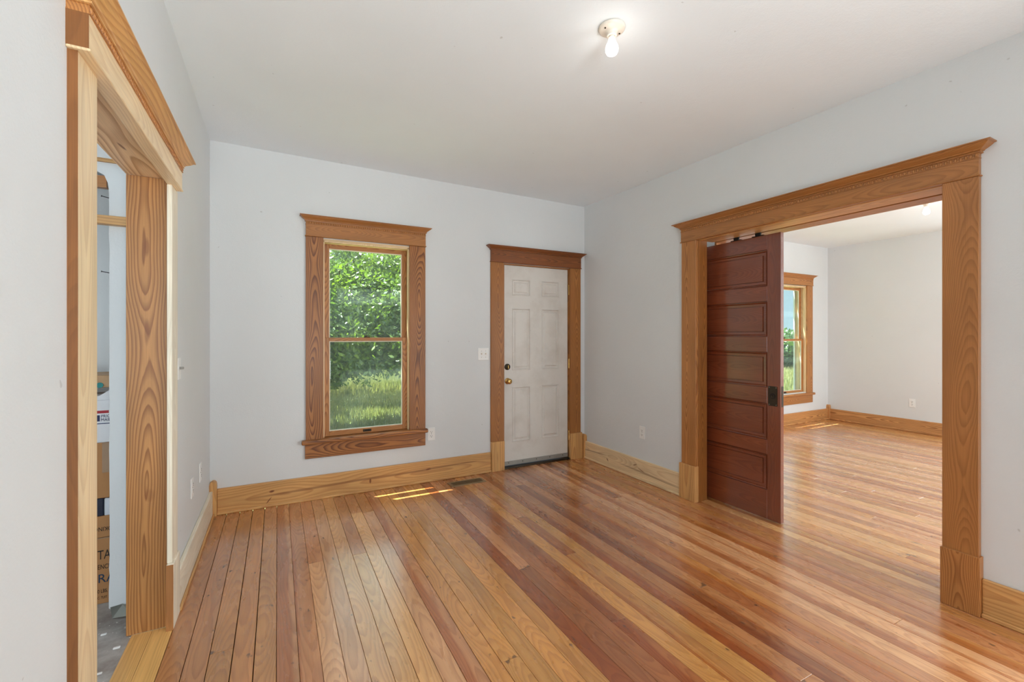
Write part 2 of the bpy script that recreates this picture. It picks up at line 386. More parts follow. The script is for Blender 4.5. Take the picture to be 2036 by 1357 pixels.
# ------------------------------------------------------------------ walls
def walls():
    m = MB()
    # back wall with window_1, door_1 and window_2 openings
    zt = 2.95
    segs = [(-3.0, 0.325), (1.072, 2.012), (2.832, 6.30), (7.30, 8.1)]
    for a, b in segs: m.box(a, b, YB, YB2, 0, zt)
    m.box(0.325, 1.072, YB, YB2, 0, 0.47); m.box(0.325, 1.072, YB, YB2, 2.165, zt)
    m.box(2.012, 2.832, YB, YB2, 2.085, zt)
    m.box(6.30, 7.30, YB, YB2, 0, 0.47); m.box(6.30, 7.30, YB, YB2, 2.125, zt)
    m.box(2.012, 2.832, YB + 0.05, YB2, 0, 0.012)
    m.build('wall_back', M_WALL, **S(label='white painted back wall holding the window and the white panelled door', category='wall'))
    m = MB()          # right wall with the pocket-door opening, two skins with a cavity
    for xa, xb in ((XR, 3.13), (3.245, XR2)):
        m.box(xa, xb, 2.53, YB, 0, zt); m.box(xa, xb, YR, -1.45, 0, zt); m.box(xa, xb, .45, 0.985, 0, zt); m.box(xa, xb, -1.45, .45, 2.14, zt); m.box(xa, xb, 0.985, 2.53, 2.14, zt)  # includes an invented opening beside the camera for the side lamp
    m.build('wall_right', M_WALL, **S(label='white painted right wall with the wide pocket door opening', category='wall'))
    m = MB()
    m.box(XL2, XL, 2.60, YB, 0, zt); m.box(XL2, XL, YR, 1.48, 0, zt); m.box(XL2, XL, 1.48, 2.60, 2.10, zt)
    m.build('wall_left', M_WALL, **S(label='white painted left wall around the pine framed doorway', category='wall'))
    m = MB()          # rear wall, behind the camera, with window openings
    ops = [(-2.2, -1.2), (-.38, .98), (4.1, 5.1), (6.1, 7.1)]
    x = -3.2
    for a, b in ops: m.box(x, a, YR - 0.12, YR, 0, zt); m.box(a, b, YR - 0.12, YR, 0, 0.45); m.box(a, b, YR - 0.12, YR, 2.4, zt); x = b
    m.box(x, 8.1, YR - 0.12, YR, 0, zt)
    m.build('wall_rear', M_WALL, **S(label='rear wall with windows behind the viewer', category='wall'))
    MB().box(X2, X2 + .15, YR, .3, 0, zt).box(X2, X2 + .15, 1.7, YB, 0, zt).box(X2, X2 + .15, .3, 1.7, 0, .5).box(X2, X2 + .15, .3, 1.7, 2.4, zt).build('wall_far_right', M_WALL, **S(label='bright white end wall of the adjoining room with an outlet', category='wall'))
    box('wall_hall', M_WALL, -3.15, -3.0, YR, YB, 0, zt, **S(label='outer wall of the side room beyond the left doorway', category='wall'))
walls()

def ceiling():
    bm = bmesh.new(); nx, ny = 12, 16
    def z(x, y):
        u = (x - XL) / (XR - XL); v = (y - 0.7) / (YB - 0.7)
        zr = 2.752 + 0.033 * v; zl = 2.90 - 0.072 * v if v > 0 else 2.90
        return zr * u + zl * (1 - u)
    g = [[bm.verts.new((XL - .05 + (XR - XL + .1) * i / nx, YR + (YB - YR + .03) * j / ny, z(XL + (XR - XL) * i / nx, YR + (YB - YR) * j / ny))) for j in range(ny + 1)] for i in range(nx + 1)]
    for i in range(nx):
        for j in range(ny): bm.faces.new((g[i][j], g[i][j + 1], g[i + 1][j + 1], g[i + 1][j]))
    r = bmesh.ops.extrude_face_region(bm, geom=bm.faces[:])
    for v in [v for v in r['geom'] if isinstance(v, bmesh.types.BMVert)]: v.co.z = 3.0
    m = MB(); m.bm.free(); m.bm = bm
    m.build('ceiling', M_CEIL, **S(label='white plaster ceiling with the bare bulb fixture', category='ceiling'))
    box('ceiling', M_CEIL, XR2 - .03, 8.1, YR - .1, YB2, 2.765, 3.0, **S(label='white ceiling of the adjoining room through the wide opening', category='ceiling'))
    box('ceiling', M_CEIL, -3.1, XL2 + .03, YR - .1, YB2, 2.70, 3.0, **S(label='ceiling of the cluttered side room behind the left doorway', category='ceiling'))
ceiling()

# ------------------------------------------------------------------ floor
floor = box('floor', M_SUB, XL, X2, YR, YB, -0.06, -0.020, **S(label='varnished pine strip floor running toward the back wall', category='floor'))
box('floor', M_DUST, -3.0, XL2, YR, YB, -0.06, -0.004, **S(label='dusty grey floor of the side room behind the left doorway', category='floor'))

G = srgb(208, 148, 82); G2 = srgb(198, 136, 76); R1 = srgb(172, 106, 60); R2 = srgb(158, 94, 52); B1 = srgb(192, 130, 80)
P1 = srgb(222, 166, 116); P2 = srgb(206, 144, 96); O1 = srgb(222, 168, 108); PK = srgb(192, 130, 84)
seams = [-0.428, -0.342, -0.256, -0.170]
while seams[-1] < X2 - 0.08: seams.append(round(seams[-1] + 0.0828, 4))
seams[-1] = X2
MAT_F = wood('floor', 'y', 'z')
# colours of the boards near the camera, left to right, with the share of dark heartwood
near_cols = [(B1, 0), (B1, 0), (G2, 0), (G2, 0), (G2, 0), (P2, .62), (P2, .25), (P1, 0), (P1, 0), (O1, 0), (O1, 0), (O1, .0),
 (P1, .0), (P2, .5), (G, 0), (G, 0), (G, 0), (G, 0), (G, 0), (R1, .85), (R2, 0), (R1, 0), (R1, .55), (G, 0), (G2, .35), (G, 0),
 (R1, .6), (B1, 0), (R2, .5), (B1, .3), (R1, 0), (G2, .4), (P2, 0), (P1, 0), (P2, .55), (P1, 0), (P1, .3), (G2, .6), (PK, 0), (PK, .4), (G2, 0), (B1, 0)]
JOINTS = {}
for x, y in [(-.214, 2.279), (-.037, 3.548), (.213, 2.909), (.494, 3.577), (2.189, 2.905), (2.135, 2.278), (1.624, 2.911), (1.573, 2.286), (1.461, 1.65), (2.055, 1.658), (2.587, 1.026), (1.852, 1.027), (1.974, 3.548), (.95, 3.39), (.62, 3.55)]:
    k = max(i for i, s_ in enumerate(seams) if s_ <= x); JOINTS.setdefault(k, []).append(y)
rf = random.Random(11)
def vary(c, a=0.10):
    f = 1 + rf.uniform(-a, a); g_ = rf.uniform(-0.04, 0.04)
    return (min(1, c[0] * f), min(1, c[1] * f * (1 + g_)), min(1, c[2] * f * (1 + 1.5 * g_)))
nb = 0
mesh_cache = {}
for k in range(len(seams) - 1):
    x0, x1 = seams[k], seams[k + 1]
    main = x1 < 3.25
    ys = [YR, YB - 0.002]
    js = list(JOINTS.get(k, []))
    if not js and main:
        js = [rf.choice([1.03, 1.65, 2.28, 2.91, 3.55]) + rf.uniform(-.02, .02)] if rf.random() < .45 else []
    if not main: js = [rf.uniform(0.6, 3.4)] if rf.random() < .75 else []
    ys = sorted([YR] + js + [YB - 0.002])
    for a, b in zip(ys, ys[1:]):
        if k < len(near_cols):
            c, al = near_cols[k]
            if a > 2.2 and len(ys) > 2:
                c = rf.choice([G2, B1, R1, P2]) if x0 > 1.4 else rf.choice([B1, P2, G2])
        else:
            c = rf.choice([G, G2, P1, P1, O1, PK, P2]); al = rf.choice([0, 0, 0, .3, .5])
        gap = 0.0026 if k < 5 else (0.0016 if k < 16 else 0.0010)
        if k in (3, 11, 14, 20): gap *= 1.7
        m = MB(); zt = rf.uniform(-0.0004, 0.0)
        m.box(x0 + gap / 2, x1 - gap / 2, a + .0007, b - .0007, -0.019, zt, 0.0009)
        o = m.build('floor_board', MAT_F, floor, origin=((x0 + x1) / 2, b if rf.random() < .5 else a, 0))
        cc = vary(c); o.color = (*cc, al); nb += 1
# threshold strips of the left doorway
for (xa, xb) in ((-0.585, -0.510), (-0.509, -0.4295)):
    m = MB().box(xa, xb, 1.60, 2.59, -0.019, 0.0, 0.001)
    o = m.build('threshold_board', wood('straight', 'y', 'z'), floor)

# ------------------------------------------------------------------ trim in wall frames
class FR:
    """u runs along the wall, n out of the wall into the room, z up"""
    def __init__(s, wall):
        s.w = wall
        s.U = {'back': 'x', 'right': 'y', 'left': 'y', 'far': 'y'}[wall]; s.N = {'back': 'y', 'right': 'x', 'left': 'x', 'far': 'x'}[wall]
    def p(s, u, n, z):
        if s.w == 'back': return (u, YB - n, z)
        if s.w == 'right': return (XR - n, u, z)
        if s.w == 'far': return (X2 - n, u, z)
        return (XL + n, u, z)
    def box(s, m, u0, u1, n0, n1, z0, z1, bev=0.0, seg=1):
        a = s.p(u0, n0, z0); b = s.p(u1, n1, z1)
        return m.box(a[0], b[0], a[1], b[1], a[2], b[2], bev, seg)
    def part(s, name, style, u0, u1, n0, n1, z0, z1, parent, L='z', bev=0.002, seg=1, mat=None, **k):
        m = MB(); s.box(m, u0, u1, n0, n1, z0, z1, bev, seg)
        return m.build(name, mat or wood(style, s.U if L == 'u' else 'z', s.N), parent, **k)
    def crown(s, name, mat, u0, u1, n0, z0, prof, parent, **k):
        """moulding sweeping round three sides; prof = (projection, height)"""
        bm = bmesh.new(); rings = []
        for d, h in prof:
            rings.append([bm.verts.new(s.p(*q)) for q in ((u0 - d, 0, z0 + h), (u0 - d, n0 + d, z0 + h), (u1 + d, n0 + d, z0 + h), (u1 + d, 0, z0 + h))])
        for a, b in zip(rings, rings[1:]):
            for i in range(4): bm.faces.new((a[i], a[(i + 1) % 4], b[(i + 1) % 4], b[i]))
        bm.faces.new(rings[0]); bm.faces.new(rings[-1][::-1])
        m = MB(); m.bm.free(); m.bm = bm
        return m.build(name, mat, parent, **k)
    def beads(s, name, mat, u0, u1, n0, z0, h, pitch, parent, **k):
        m = MB(); s.box(m, u0 - .002, u1 + .002, 0, n0 + .004, z0 - .002, z0 + .001)
        s.box(m, u0 - .002, u1 + .002, 0, n0 + .004, z0 + h - .001, z0 + h + .003)
        s.box(m, u0, u1, 0, n0 + .001, z0, z0 + h)
        cnt = int((u1 - u0) / pitch)
        for i in range(cnt):
            u = u0 + (i + .5) * (u1 - u0) / cnt
            c = s.p(u, n0 + .001, z0 + h / 2)
            r = bmesh.ops.create_uvsphere(m.bm, u_segments=8, v_segments=5, radius=1.0)
            sx = pitch * .40; sz = h * .46
            sc = {'x': (sx, .0055, sz), 'y': (.0055, sx, sz)}[s.U]
            bmesh.ops.transform(m.bm, matrix=Matrix.Translation(c) @ Matrix.Diagonal((*sc, 1)), verts=r['verts'])
        return m.build(name, mat, parent, **k)
CROWN = [(0.0, 0.0), (.008, .001), (.009, .006), (.004, .008), (.007, .011), (.012, .013), (.014, .018), (.022, .023), (.034, .032), (.043, .041), (.044, .044), (.054, .046), (.054, .052)]
def scaled(prof, kd, kh): return [(d * kd, h * kh) for d, h in prof]

def head(fr, root, style, u0, u1, z0, ztop, th, lip=.006, bead=True, kd=1.0, beadstyle=None, cstyle=None, kh=.86):
    """flat head casing, thin bottom fillet, beaded strip, crown"""
    ch = CROWN[-1][1] * kh; bh = .021 if bead else 0.0
    hc = fr.part('head_casing', style, u0, u1, 0, th, z0 + .006, ztop - ch - bh, root, 'u', .0015)
    MB_ = MB(); fr.box(MB_, u0 - lip, u1 + lip, 0, th + lip, z0, z0 + .007, .002)
    MB_.build('head_fillet', wood(style, fr.U, fr.N), root)
    if bead: fr.beads('bead_moulding', wood(beadstyle or style, fr.U, fr.N), u0, u1, th, ztop - ch - bh, bh, .0185, root)
    fr.crown('crown_moulding', wood(cstyle or style, fr.U, fr.N), u0, u1, th, ztop - ch, scaled(CROWN, kd, kh), root)

# ---- left doorway (trim_1)
fl = FR('left')
t1 = empty('trim_1', (XL, 2.07, 0), **S(label='pale pine door casing with beaded crown around the left doorway', category='door frame'))
fl.part('side_casing', 'palepine', 1.46, 1.592, 0, .020, 0, 2.055, t1, label='near upright casing board of pale pine')
fl.part('side_casing', 'glarepine', 2.56, 2.69, 0, .020, .305, 2.055, t1, label='far upright casing board, glare in its whitish colour')
fl.part('plinth_block', 'glarepine', 2.548, 2.70, 0, .028, 0, .305, t1, bev=.004)  # brown block; glare on its face is put into the whitish colour
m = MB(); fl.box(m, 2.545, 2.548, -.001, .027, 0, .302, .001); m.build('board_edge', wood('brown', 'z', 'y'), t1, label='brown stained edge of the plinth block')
head(fl, t1, 'palepine', 1.452, 2.665, 2.055, 2.215, .042, lip=.004, kd=.9, beadstyle='casing', cstyle='pine')
m = MB().box(-.605, -.457, 2.59, 2.612, 0, 2.085, .001); m.build('jamb_board', wood('bold', 'z', 'y', ((.72, 0.0, .05, .012, 0, .55), (.33, 0.0, .07, .011, 0, .5), (-.42, .01, .035, .02, 0, .3))), t1, label='far jamb board with bold arched grain')
m = MB().box(-.605, -.457, 1.585, 1.607, 0, 2.085, .001); m.build('jamb_board', wood('palepine', 'z', 'y'), t1)
m = MB().box(-.605, -.457, 1.607, 2.59, 2.085, 2.105, .001); m.build('jamb_head', wood('boldpale', 'y', 'z', ((.12, .0, .045, .006, .1, .8),)), t1, label='overhead jamb board with bold grain')
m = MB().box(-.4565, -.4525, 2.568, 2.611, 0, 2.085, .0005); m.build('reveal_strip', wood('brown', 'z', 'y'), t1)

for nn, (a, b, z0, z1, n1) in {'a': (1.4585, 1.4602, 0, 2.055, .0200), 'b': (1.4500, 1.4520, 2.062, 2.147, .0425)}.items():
    m = MB(); fl.box(m, a, b, 0, n1, z0, z1); m.build('board_edge', wood('edge', 'z', 'y'), t1, label='dark brown board edge facing the viewer')  # thin strips in a darker brown than the board faces
# ---- right wide opening (trim_2)
fr_ = FR('right')
t2 = empty('trim_2', (XR, 1.76, 0), **S(label='brown stained casing and crowned header framing the wide pocket door opening', category='door frame'))
fr_.part('side_casing', 'casing', 2.515, 2.66, 0, .030, .29, 2.130, t2)
fr_.part('side_casing', 'header', .865, 1.0, 0, .030, .28, 2.130, t2, label='near upright casing board with straight grain')
fr_.part('plinth_block', 'pine', 2.512, 2.674, 0, .045, 0, .29, t2)
fr_.part('plinth_block', 'casing', .857, 1.003, 0, .045, 0, .285, t2, label='plinth block with curved dark grain')
head(fr_, t2, 'header', .865, 2.667, 2.130, 2.286, .030, kd=1.0)
m = MB().box(3.03, 3.13, 2.512, 2.53, 0, 2.132, .001); m.build('jamb_board', wood('dooroak', 'z', 'y'), t2, label='dark brown jamb board beside the pocket slot')
m = MB().box(3.245, 3.352, 2.512, 2.53, 0, 2.132, .001); m.build('jamb_board', wood('header', 'z', 'y'), t2)
m = MB().box(3.03, 3.352, .985, 1.003, 0, 2.132, .001); m.build('jamb_board', wood('header', 'z', 'y'), t2)
m = MB().box(3.03, 3.196, 1.003, 2.512, 2.127, 2.145, .001); m.build('jamb_head', wood('pine', 'y', 'z'), t2)
m = MB().box(3.222, 3.352, 1.003, 2.512, 2.127, 2.145, .001); m.build('jamb_head', wood('header', 'y', 'z'), t2)
m = MB().box(3.197, 3.221, 1.003, 3.2, 2.150, 2.16); m.build('door_track', M_DKMET, t2)
# other side casing (adjoining room)
for (a, b) in ((2.515, 2.66), (.865, 1.0)):
    m = MB().box(XR2, XR2 + .022, a, b, 0, 2.13, .001); m.build('side_casing', wood('header', 'z', 'x'), t2)
m = MB().box(XR2, XR2 + .022, .865, 2.66, 2.13, 2.25, .001); m.build('head_casing', wood('header', 'y', 'x'), t2)

# ---- pocket door (door_2)
DX = 3.187
d2 = empty('door_2', (DX, 2.39, 0.004), **S(label='dark red-brown five panel sliding pocket door, half out of its slot', category='door'))
Y0d, Y1d = 1.938, 2.84; ZT, ZB = 2.098, .006; TH = .036
ys0, ys1 = 2.040, 2.738
def st(name, y0, y1, z0, z1, L, **k):
    m = MB().box(DX, DX + TH, y0, y1, z0, z1, .002); return m.build(name, wood('mahog', L, 'x'), d2, **k)
s1 = st('stile', Y0d, ys0, ZB, ZT, 'z'); st('stile', ys1, Y1d, ZB, ZT, 'z')
pz = [(1.719, 1.987), (1.346, 1.608), (.973, 1.233), (.588, .858), (.219, .481)]
rz = [(ZB, .219), (.481, .588), (.858, .973), (1.233, 1.346), (1.608, 1.719), (1.987, ZT)]
for a, b in rz: st('rail', ys0, ys1, a, b, 'y')
def panel_mesh(y0, y1, z0, z1):
    """recessed sunk panel: sticking slope, flat border, raised square-edged field; both faces"""
    m = MB(); bm = m.bm
    def ring(x, i): return [bm.verts.new((x, *q)) for q in ((y0 + i, z0 + i), (y1 - i, z0 + i), (y1 - i, z1 - i), (y0 + i, z1 - i))]
    lv = [(DX + .0005, 0), (DX + .010, .0008), (DX + .010, .0040), (DX + .002, .0062), (DX + .003, .010), (DX + .013, .017), (DX + .014, .033), (DX + .019, .034), (DX + .019, .0375), (DX + .011, .040), (DX + .011, .0402)]
    rr = [ring(x, i) for x, i in lv]
    for a, b in zip(rr, rr[1:]):
        for i in range(4): bm.faces.new((a[i], a[(i + 1) % 4], b[(i + 1) % 4], b[i]))
    bm.faces.new(rr[-1])
    bk = ring(DX + TH - .008, 0)
    for i in range(4): bm.faces.new((rr[0][i], bk[i], bk[(i + 1) % 4], rr[0][(i + 1) % 4]))
    bm.faces.new(bk)
    return m
for a, b in pz: panel_mesh(ys0, ys1, a, b).build('panel', wood('mahog', 'y', 'x'), d2)
# recessed pull plate, sub-parts
m = MB().box(DX - .003, DX, 1.962, 2.029, .843, .986, .0025, 2); pl = m.build('pull_plate', M_DKMET, d2, label='dark bronze recessed pull plate')
m = MB().cyl((DX - .0034, 1.995, .915), (1, 0, 0), .020, .001, 24); m.build('finger_hole', M_BLACK, pl)
m = MB().lathe((DX - .0036, 1.995, .912), (-1, 0, 0), [(.013, 0), (.013, .002), (.009, .003), (.009, .0005)], 20); m.build('pull_ring', M_DKMET, pl, smooth=True)
m = MB()
for yy in (1.970, 2.021):
    for zz in (.852, .977): m.cyl((DX - .0035, yy, zz), (1, 0, 0), .0035, .0015, 10)
m.build('plate_screw', M_STEEL, pl)
m = MB().box(DX + .008, DX + .028, Y0d - .0015, Y0d + .001, .84, .99, .0005); m.build('edge_latch', M_DKMET, d2, label='worn latch plate on the leading edge')
for yy in (2.12, 2.30):      # hangers and wheels on top
    m = MB().box(DX + .008, DX + .028, yy - .045, yy + .045, ZT, ZT + .008, .001); hg = m.build('hanger', M_BLACK, d2)
    m = MB().cyl((DX + .018, yy, ZT + .02), (1, 0, 0), .022, .012, 16); m.build('wheel', M_BLACK, hg)

# ---- front door (door_1)
fb = FR('back')
d1 = empty('door_1', (2.42, YB, 0), **S(label='worn white six panel entry door with brass knob in brown casing', category='door'))
slab = MB()
SX0, SX1, SZ0, SZ1 = 2.030, 2.811, .03, 2.070
SY = YB + .012
pan = [(2.125, 2.340, 1.766, 1.933), (2.482, 2.700, 1.766, 1.933), (2.128, 2.342, .996, 1.634), (2.482, 2.700, .996, 1.634), (2.126, 2.344, .262, .828), (2.482, 2.698, .262, .828)]
xs = [SX0, 2.127, 2.342, 2.482, 2.700, SX1]; zs = [SZ0, .262, .828, .996, 1.634, 1.766, 1.933, SZ1]
for i in range(5):
    for j in range(7):
        if i in (1, 3) and j in (1, 3, 5): continue
        slab.box(xs[i], xs[i + 1], SY, SY + .04, zs[j], zs[j + 1])
bmesh.ops.remove_doubles(slab.bm, verts=slab.bm.verts, dist=1e-5)
slab_o = slab.build('door_slab', M_DOORW, d1)
for i in (1, 3):
    for j in (1, 3, 5):
        x0, x1, z0, z1 = xs[i], xs[i + 1], zs[j], zs[j + 1]
        m = MB(); bm = m.bm
        def ring(y, k): return [bm.verts.new(q) for q in ((x0 + k, y, z0 + k), (x1 - k, y, z0 + k), (x1 - k, y, z1 - k), (x0 + k, y, z1 - k))]
        rr = [ring(SY, 0), ring(SY - .005, .003), ring(SY - .005, .008), ring(SY + .009, .015), ring(SY + .009, .026), ring(SY - .002, .041), ring(SY - .002, .042)]
        for a, b in zip(rr, rr[1:]):
            for q in range(4): bm.faces.new((a[q], a[(q + 1) % 4], b[(q + 1) % 4], b[q]))
        bm.faces.new(rr[-1])
        bk = ring(SY + .038, 0)
        for q in range(4): bm.faces.new((rr[0][q], bk[q], bk[(q + 1) % 4], rr[0][(q + 1) % 4]))
        bm.faces.new(bk)
        m.build('panel', M_DOORW, slab_o)
m = MB().box(SX0 + .002, SX1 - .002, SY - .010, SY, .030, .072, .002); sw = m.build('door_sweep', M_GREYRUB, d1, label='scuffed metal sweep along the door bottom')
m = MB()
for i in range(5): m.cyl((2.08 + i * .165, SY - .0105, .056), (0, 1, 0), .005, .002, 10)
m.build('screw_head', M_DKMET, sw)
m = MB().box(SX0 - .01, SX1 + .012, YB - .014, YB + .11, .0, .022, .003); m.build('door_sill', M_DKMET, d1)
kc = (2.073, SY, .889)
m = MB().lathe(kc, (0, -1, 0), [(.031, 0), (.032, .003), (.028, .007), (.014, .010), (.012, .024), (.020, .032), (.026, .042), (.027, .050), (.023, .058), (.012, .062)], 32)
kn = m.build('door_knob', M_BRASS, d1, smooth=True, label='polished brass knob')
m = MB().cyl((kc[0], SY - .0625, kc[2]), (0, 1, 0), .005, .002, 12); m.build('keyhole', M_BLACK, kn)
m = MB().lathe((2.070, SY, 1.034), (0, -1, 0), [(.032, 0), (.032, .006), (.028, .010), (.016, .012), (.014, .016)], 32)
db = m.build('deadbolt', M_DKMET, d1, smooth=True, label='dark deadbolt thumb turn')
m = MB().box(2.066, 2.074, SY - .028, SY - .014, 1.016, 1.052, .002); m.build('thumb_turn', M_BRASS, db)
for z0, z1 in ((1.797, 1.904), (.995, 1.10), (.21, .32)):
    m = MB().cyl((2.818, YB - .004, (z0 + z1) / 2), (0, 0, 1), .006, z1 - z0, 10); m.build('hinge', M_BRASS, d1)
m = MB().box(2.012, 2.030, YB - .002, YB2, .0, 2.072, .001).box(2.822, 2.832, YB - .002, YB2, .0, 2.072, .001).box(2.012, 2.832, YB - .002, YB2, 2.072, 2.085, .001)
m.build('door_jamb', wood('dooroak', 'z', 'y'), d1)
fb.part('side_casing', 'dooroak', 1.874, 2.013, 0, .020, .295, 2.087, d1)
fb.part('side_casing', 'dooroak', 2.824, 2.966, 0, .020, .285, 2.087, d1)
fb.part('plinth_block', 'pine', 1.876, 2.018, 0, .036, 0, .295, d1)
fb.part('plinth_block', 'pine', 2.822, 2.975, 0, .036, 0, .285, d1)
head(fb, d1, 'doorhead', 1.874, 2.967, 2.087, 2.250, .026, bead=False, kd=.85)

# ---- windows
def window(name, u0, u1, zb, zt, label, sty, ztop, crownu, far=False):
    """u0,u1 = inner edges of the side casings"""
    r = empty(name, ((u0 + u1) / 2, YB, 0), **S(label=label, category='window'))
    fb.part('side_casing', sty, u0 - .133, u0, 0, .022, zb - .01, zt + .02, r)
    fb.part('side_casing', sty, u1, u1 + .147, 0, .022, zb - .01, zt + .02, r)
    head(fb, r, 'header' if not far else 'casing', u0 - .133, u1 + .147, zt + .02, ztop, .030, kd=.85)
    # jambs and stops
    jl = wood('palepine', 'z', 'x'); ya, yb = YB - .002, YB2 + .01
    m = MB().box(u0 - .012, u0, ya, yb, zb - .02, zt, .001); m.build('jamb_board', jl, r)
    m = MB().box(u1, u1 + .012, ya, yb, zb - .02, zt, .001); m.build('jamb_board', jl, r)
    m = MB().box(u0 - .012, u1 + .012, ya, yb, zt, zt + .014, .001); m.build('jamb_head', wood('palepine', 'x', 'z'), r)
    m = MB().box(u0, u0 + .011, YB + .006, YB + .036, zb, zt, .001).box(u1 - .011, u1, YB + .006, YB + .036, zb, zt, .001).box(u0, u1, YB + .006, YB + .036, zt - .011, zt, .001)
    m.build('window_stop', wood('palepine', 'z', 'y'), r)
    # stool and apron
    m = MB().box(u0 - .165, u1 + .165, YB - .055, YB, zb - .036, zb, .010, 3).box(u0, u1, YB - .002, YB2 + .03, zb - .034, zb - .002)
    m.build('window_stool', wood(sty, 'x', 'z'), r)
    fb.part('apron', sty, u0 - .138, u1 + .147, 0, .022, zb - .156, zb - .036, r, 'u')
    # sashes
    mid = zb + .82
    def sash(nm, y, z0, z1, sl, sr, rb, rt):
        e_ = link(nm, None, ((u0 + u1) / 2, y, (z0 + z1) / 2), r)
        a, b = u0 + .001, u1 - .001; th = .034
        for (p, q) in ((a, a + sl), (b - sr, b)):
            m = MB().box(p, q, y, y + th, z0, z1, .002); m.build('sash_stile', wood('casing', 'z', 'y'), e_)
        m = MB().box(a + sl, b - sr, y, y + th, z0, z0 + rb, .002); m.build('sash_rail', wood('casing', 'x', 'y'), e_)
        m = MB().box(a + sl, b - sr, y, y + th, z1 - rt, z1, .002); m.build('sash_rail', wood('casing', 'x', 'y'), e_)
        gx0, gx1, gz0, gz1 = a + sl, b - sr, z0 + rb, z1 - rt
        m = MB().box(gx0, gx0 + .007, y + .004, y + .02, gz0, gz1).box(gx1 - .007, gx1, y + .004, y + .02, gz0, gz1).box(gx0 + .007, gx1 - .007, y + .004, y + .02, gz0, gz0 + .007).box(gx0 + .007, gx1 - .007, y + .004, y + .02, gz1 - .007, gz1)
        m.build('glazing_putty', M_PUTTY, e_)
        m = MB().box(gx0 + .004, gx1 - .004, y + .0105, y + .0135, gz0 + .004, gz1 - .004); m.build('pane', M_GLASS, e_)
        return e_
    lo = sash('lower_sash', YB + .038, zb + .001, mid + .018, .050, .050, .042, .030)
    up = sash('upper_sash', YB + .076, mid - .018, zt - .012, .052, .046, .030, .038)
    # lift and lock
    cx = (u0 + u1) / 2
    m = MB().box(cx - .036, cx + .036, YB + .032, YB + .038, zb + .012, zb + .034, .003); lf = m.build('sash_lift', M_DKMET, r)
    m = MB().box(cx - .022, cx + .022, YB + .0315, YB + .033, zb + .017, zb + .030); m.build('lift_recess', M_BLACK, lf)
    m = MB().box(cx - .026, cx + .026, YB + .045, YB + .066, mid + .018, mid + .026, .002).cyl((cx - .005, YB + .055, mid + .031), (0, 0, 1), .011, .012, 14).box(cx - .004, cx + .030, YB + .050, YB + .056, mid + .030, mid + .036, .001)
    m.build('sash_lock', M_DKMET, r)
    # storm window frame outside
    ys_ = YB2 - .005
    m = MB().box(u0 + .0, u0 + .028, ys_, ys_ + .02, zb - .02, zt).box(u1 - .028, u1, ys_, ys_ + .02, zb - .02, zt).box(u0, u1, ys_, ys_ + .02, zt - .024, zt).box(u0, u1, ys_, ys_ + .02, zb - .02, zb + .012).box(u0, u1, ys_, ys_ + .02, mid - .012, mid + .012)
    m.build('storm_frame', M_STORM, r)
    return r
window('window_1', .337, 1.060, .498, 2.150, 'double hung window in brown grained casing looking onto the tree and meadow', 'window', 2.337, None)
window('window_2', 6.32, 7.29, .460, 2.105, 'double hung window of the adjoining room, partly hidden by the pocket door', 'casing', 2.285, None, True)

# ---- baseboards
def baseboard(name, fr, u0, u1, h, style, label, shoe=True, th=.022, shoestyle=None, marks=()):
    m = MB(); fr.box(m, u0, u1, 0, th, 0.0, h, .006, 2)
    o = m.build(name, wood(style, fr.U, fr.N, marks), **S(label=label, category='baseboard'))
    if shoe:
        a = fr.p(u0, th, 0); m = MB(); fr.box(m, u0, u1, th, th + .013, 0.0, .020, .006, 2)
        m.build('shoe_moulding', wood(shoestyle or style, fr.U, fr.N), o)
    return o
bb = baseboard('baseboard_back', fb, -.405, 1.874, .195, 'pine', 'knotty pine baseboard under the window on the back wall', marks=((-.775, .022, .022, .010, .1, .95), (-.795, -.045, .022, .008, 1.2, .95), (-.02, -.01, .010, .026, 0, .9), (.5, .02, .03, .012, .1, .8), (-.35, .005, .75, .012, .028, .55), (.45, .018, .6, .010, .03, .6), (.9, .03, .10, .006, 0, .6)))
bb2 = baseboard('baseboard_back', fb, 2.976, 3.005, .20, 'pine', 'short pine baseboard between the white door and the corner', False)
br = baseboard('baseboard_right', fr_, 2.675, 4.005, .188, 'palepine', 'pale knotty pine baseboard on the right wall beside the corner', True, marks=((.28, -.02, .018, .010, .8, .95), (-.12, .03, .03, .007, -.4, .8), (-.2, .0, .06, .006, .3, .7), (.5, .01, .25, .008, -.05, .5), (-.3, -.02, .5, .012, .03, .45)))
br2 = baseboard('baseboard_right', fr_, .45, .857, .182, 'pine', 'pine baseboard running right of the near plinth block')
bl = baseboard('baseboard_left', fl, 2.702, 4.005, .19, 'glarepine', 'pine baseboard on the left wall, whitish with painted glare', True, shoestyle='pine')
bl2 = baseboard('baseboard_left', fl, YR, 1.458, .19, 'glarepine', 'pine baseboard on the left wall before the doorway', True, shoestyle='pine')
b5 = baseboard('baseboard_room2', fb, XR2, 7.862, .172, 'base2', 'pine baseboard under the window of the adjoining room', True)
ff = FR('far')
b6 = baseboard('baseboard_far', ff, YR, 4.0, .172, 'base2', 'boldly grained pine baseboard on the end wall of the adjoining room', True)
def corner_block(name, x0, x1, y0, y1, h, style, parent):
    """square post with a rounded top"""
    m = MB(); xc = (x0 + x1) / 2; w = (x1 - x0) / 2
    pts = [(x0, 0), (x1, 0)] + [(xc + w * math.cos(math.radians(a)), h - .03 + .03 * math.sin(math.radians(a))) for a in (0, 30, 60, 80, 100, 120, 150, 180)]
    m.prism(pts, 'y', y0, y1)
    m.build(name, wood(style, 'z', 'y'), parent)
corner_block('corner_block', XL, -.405, YB - .048, YB, .262, 'pine', bb)
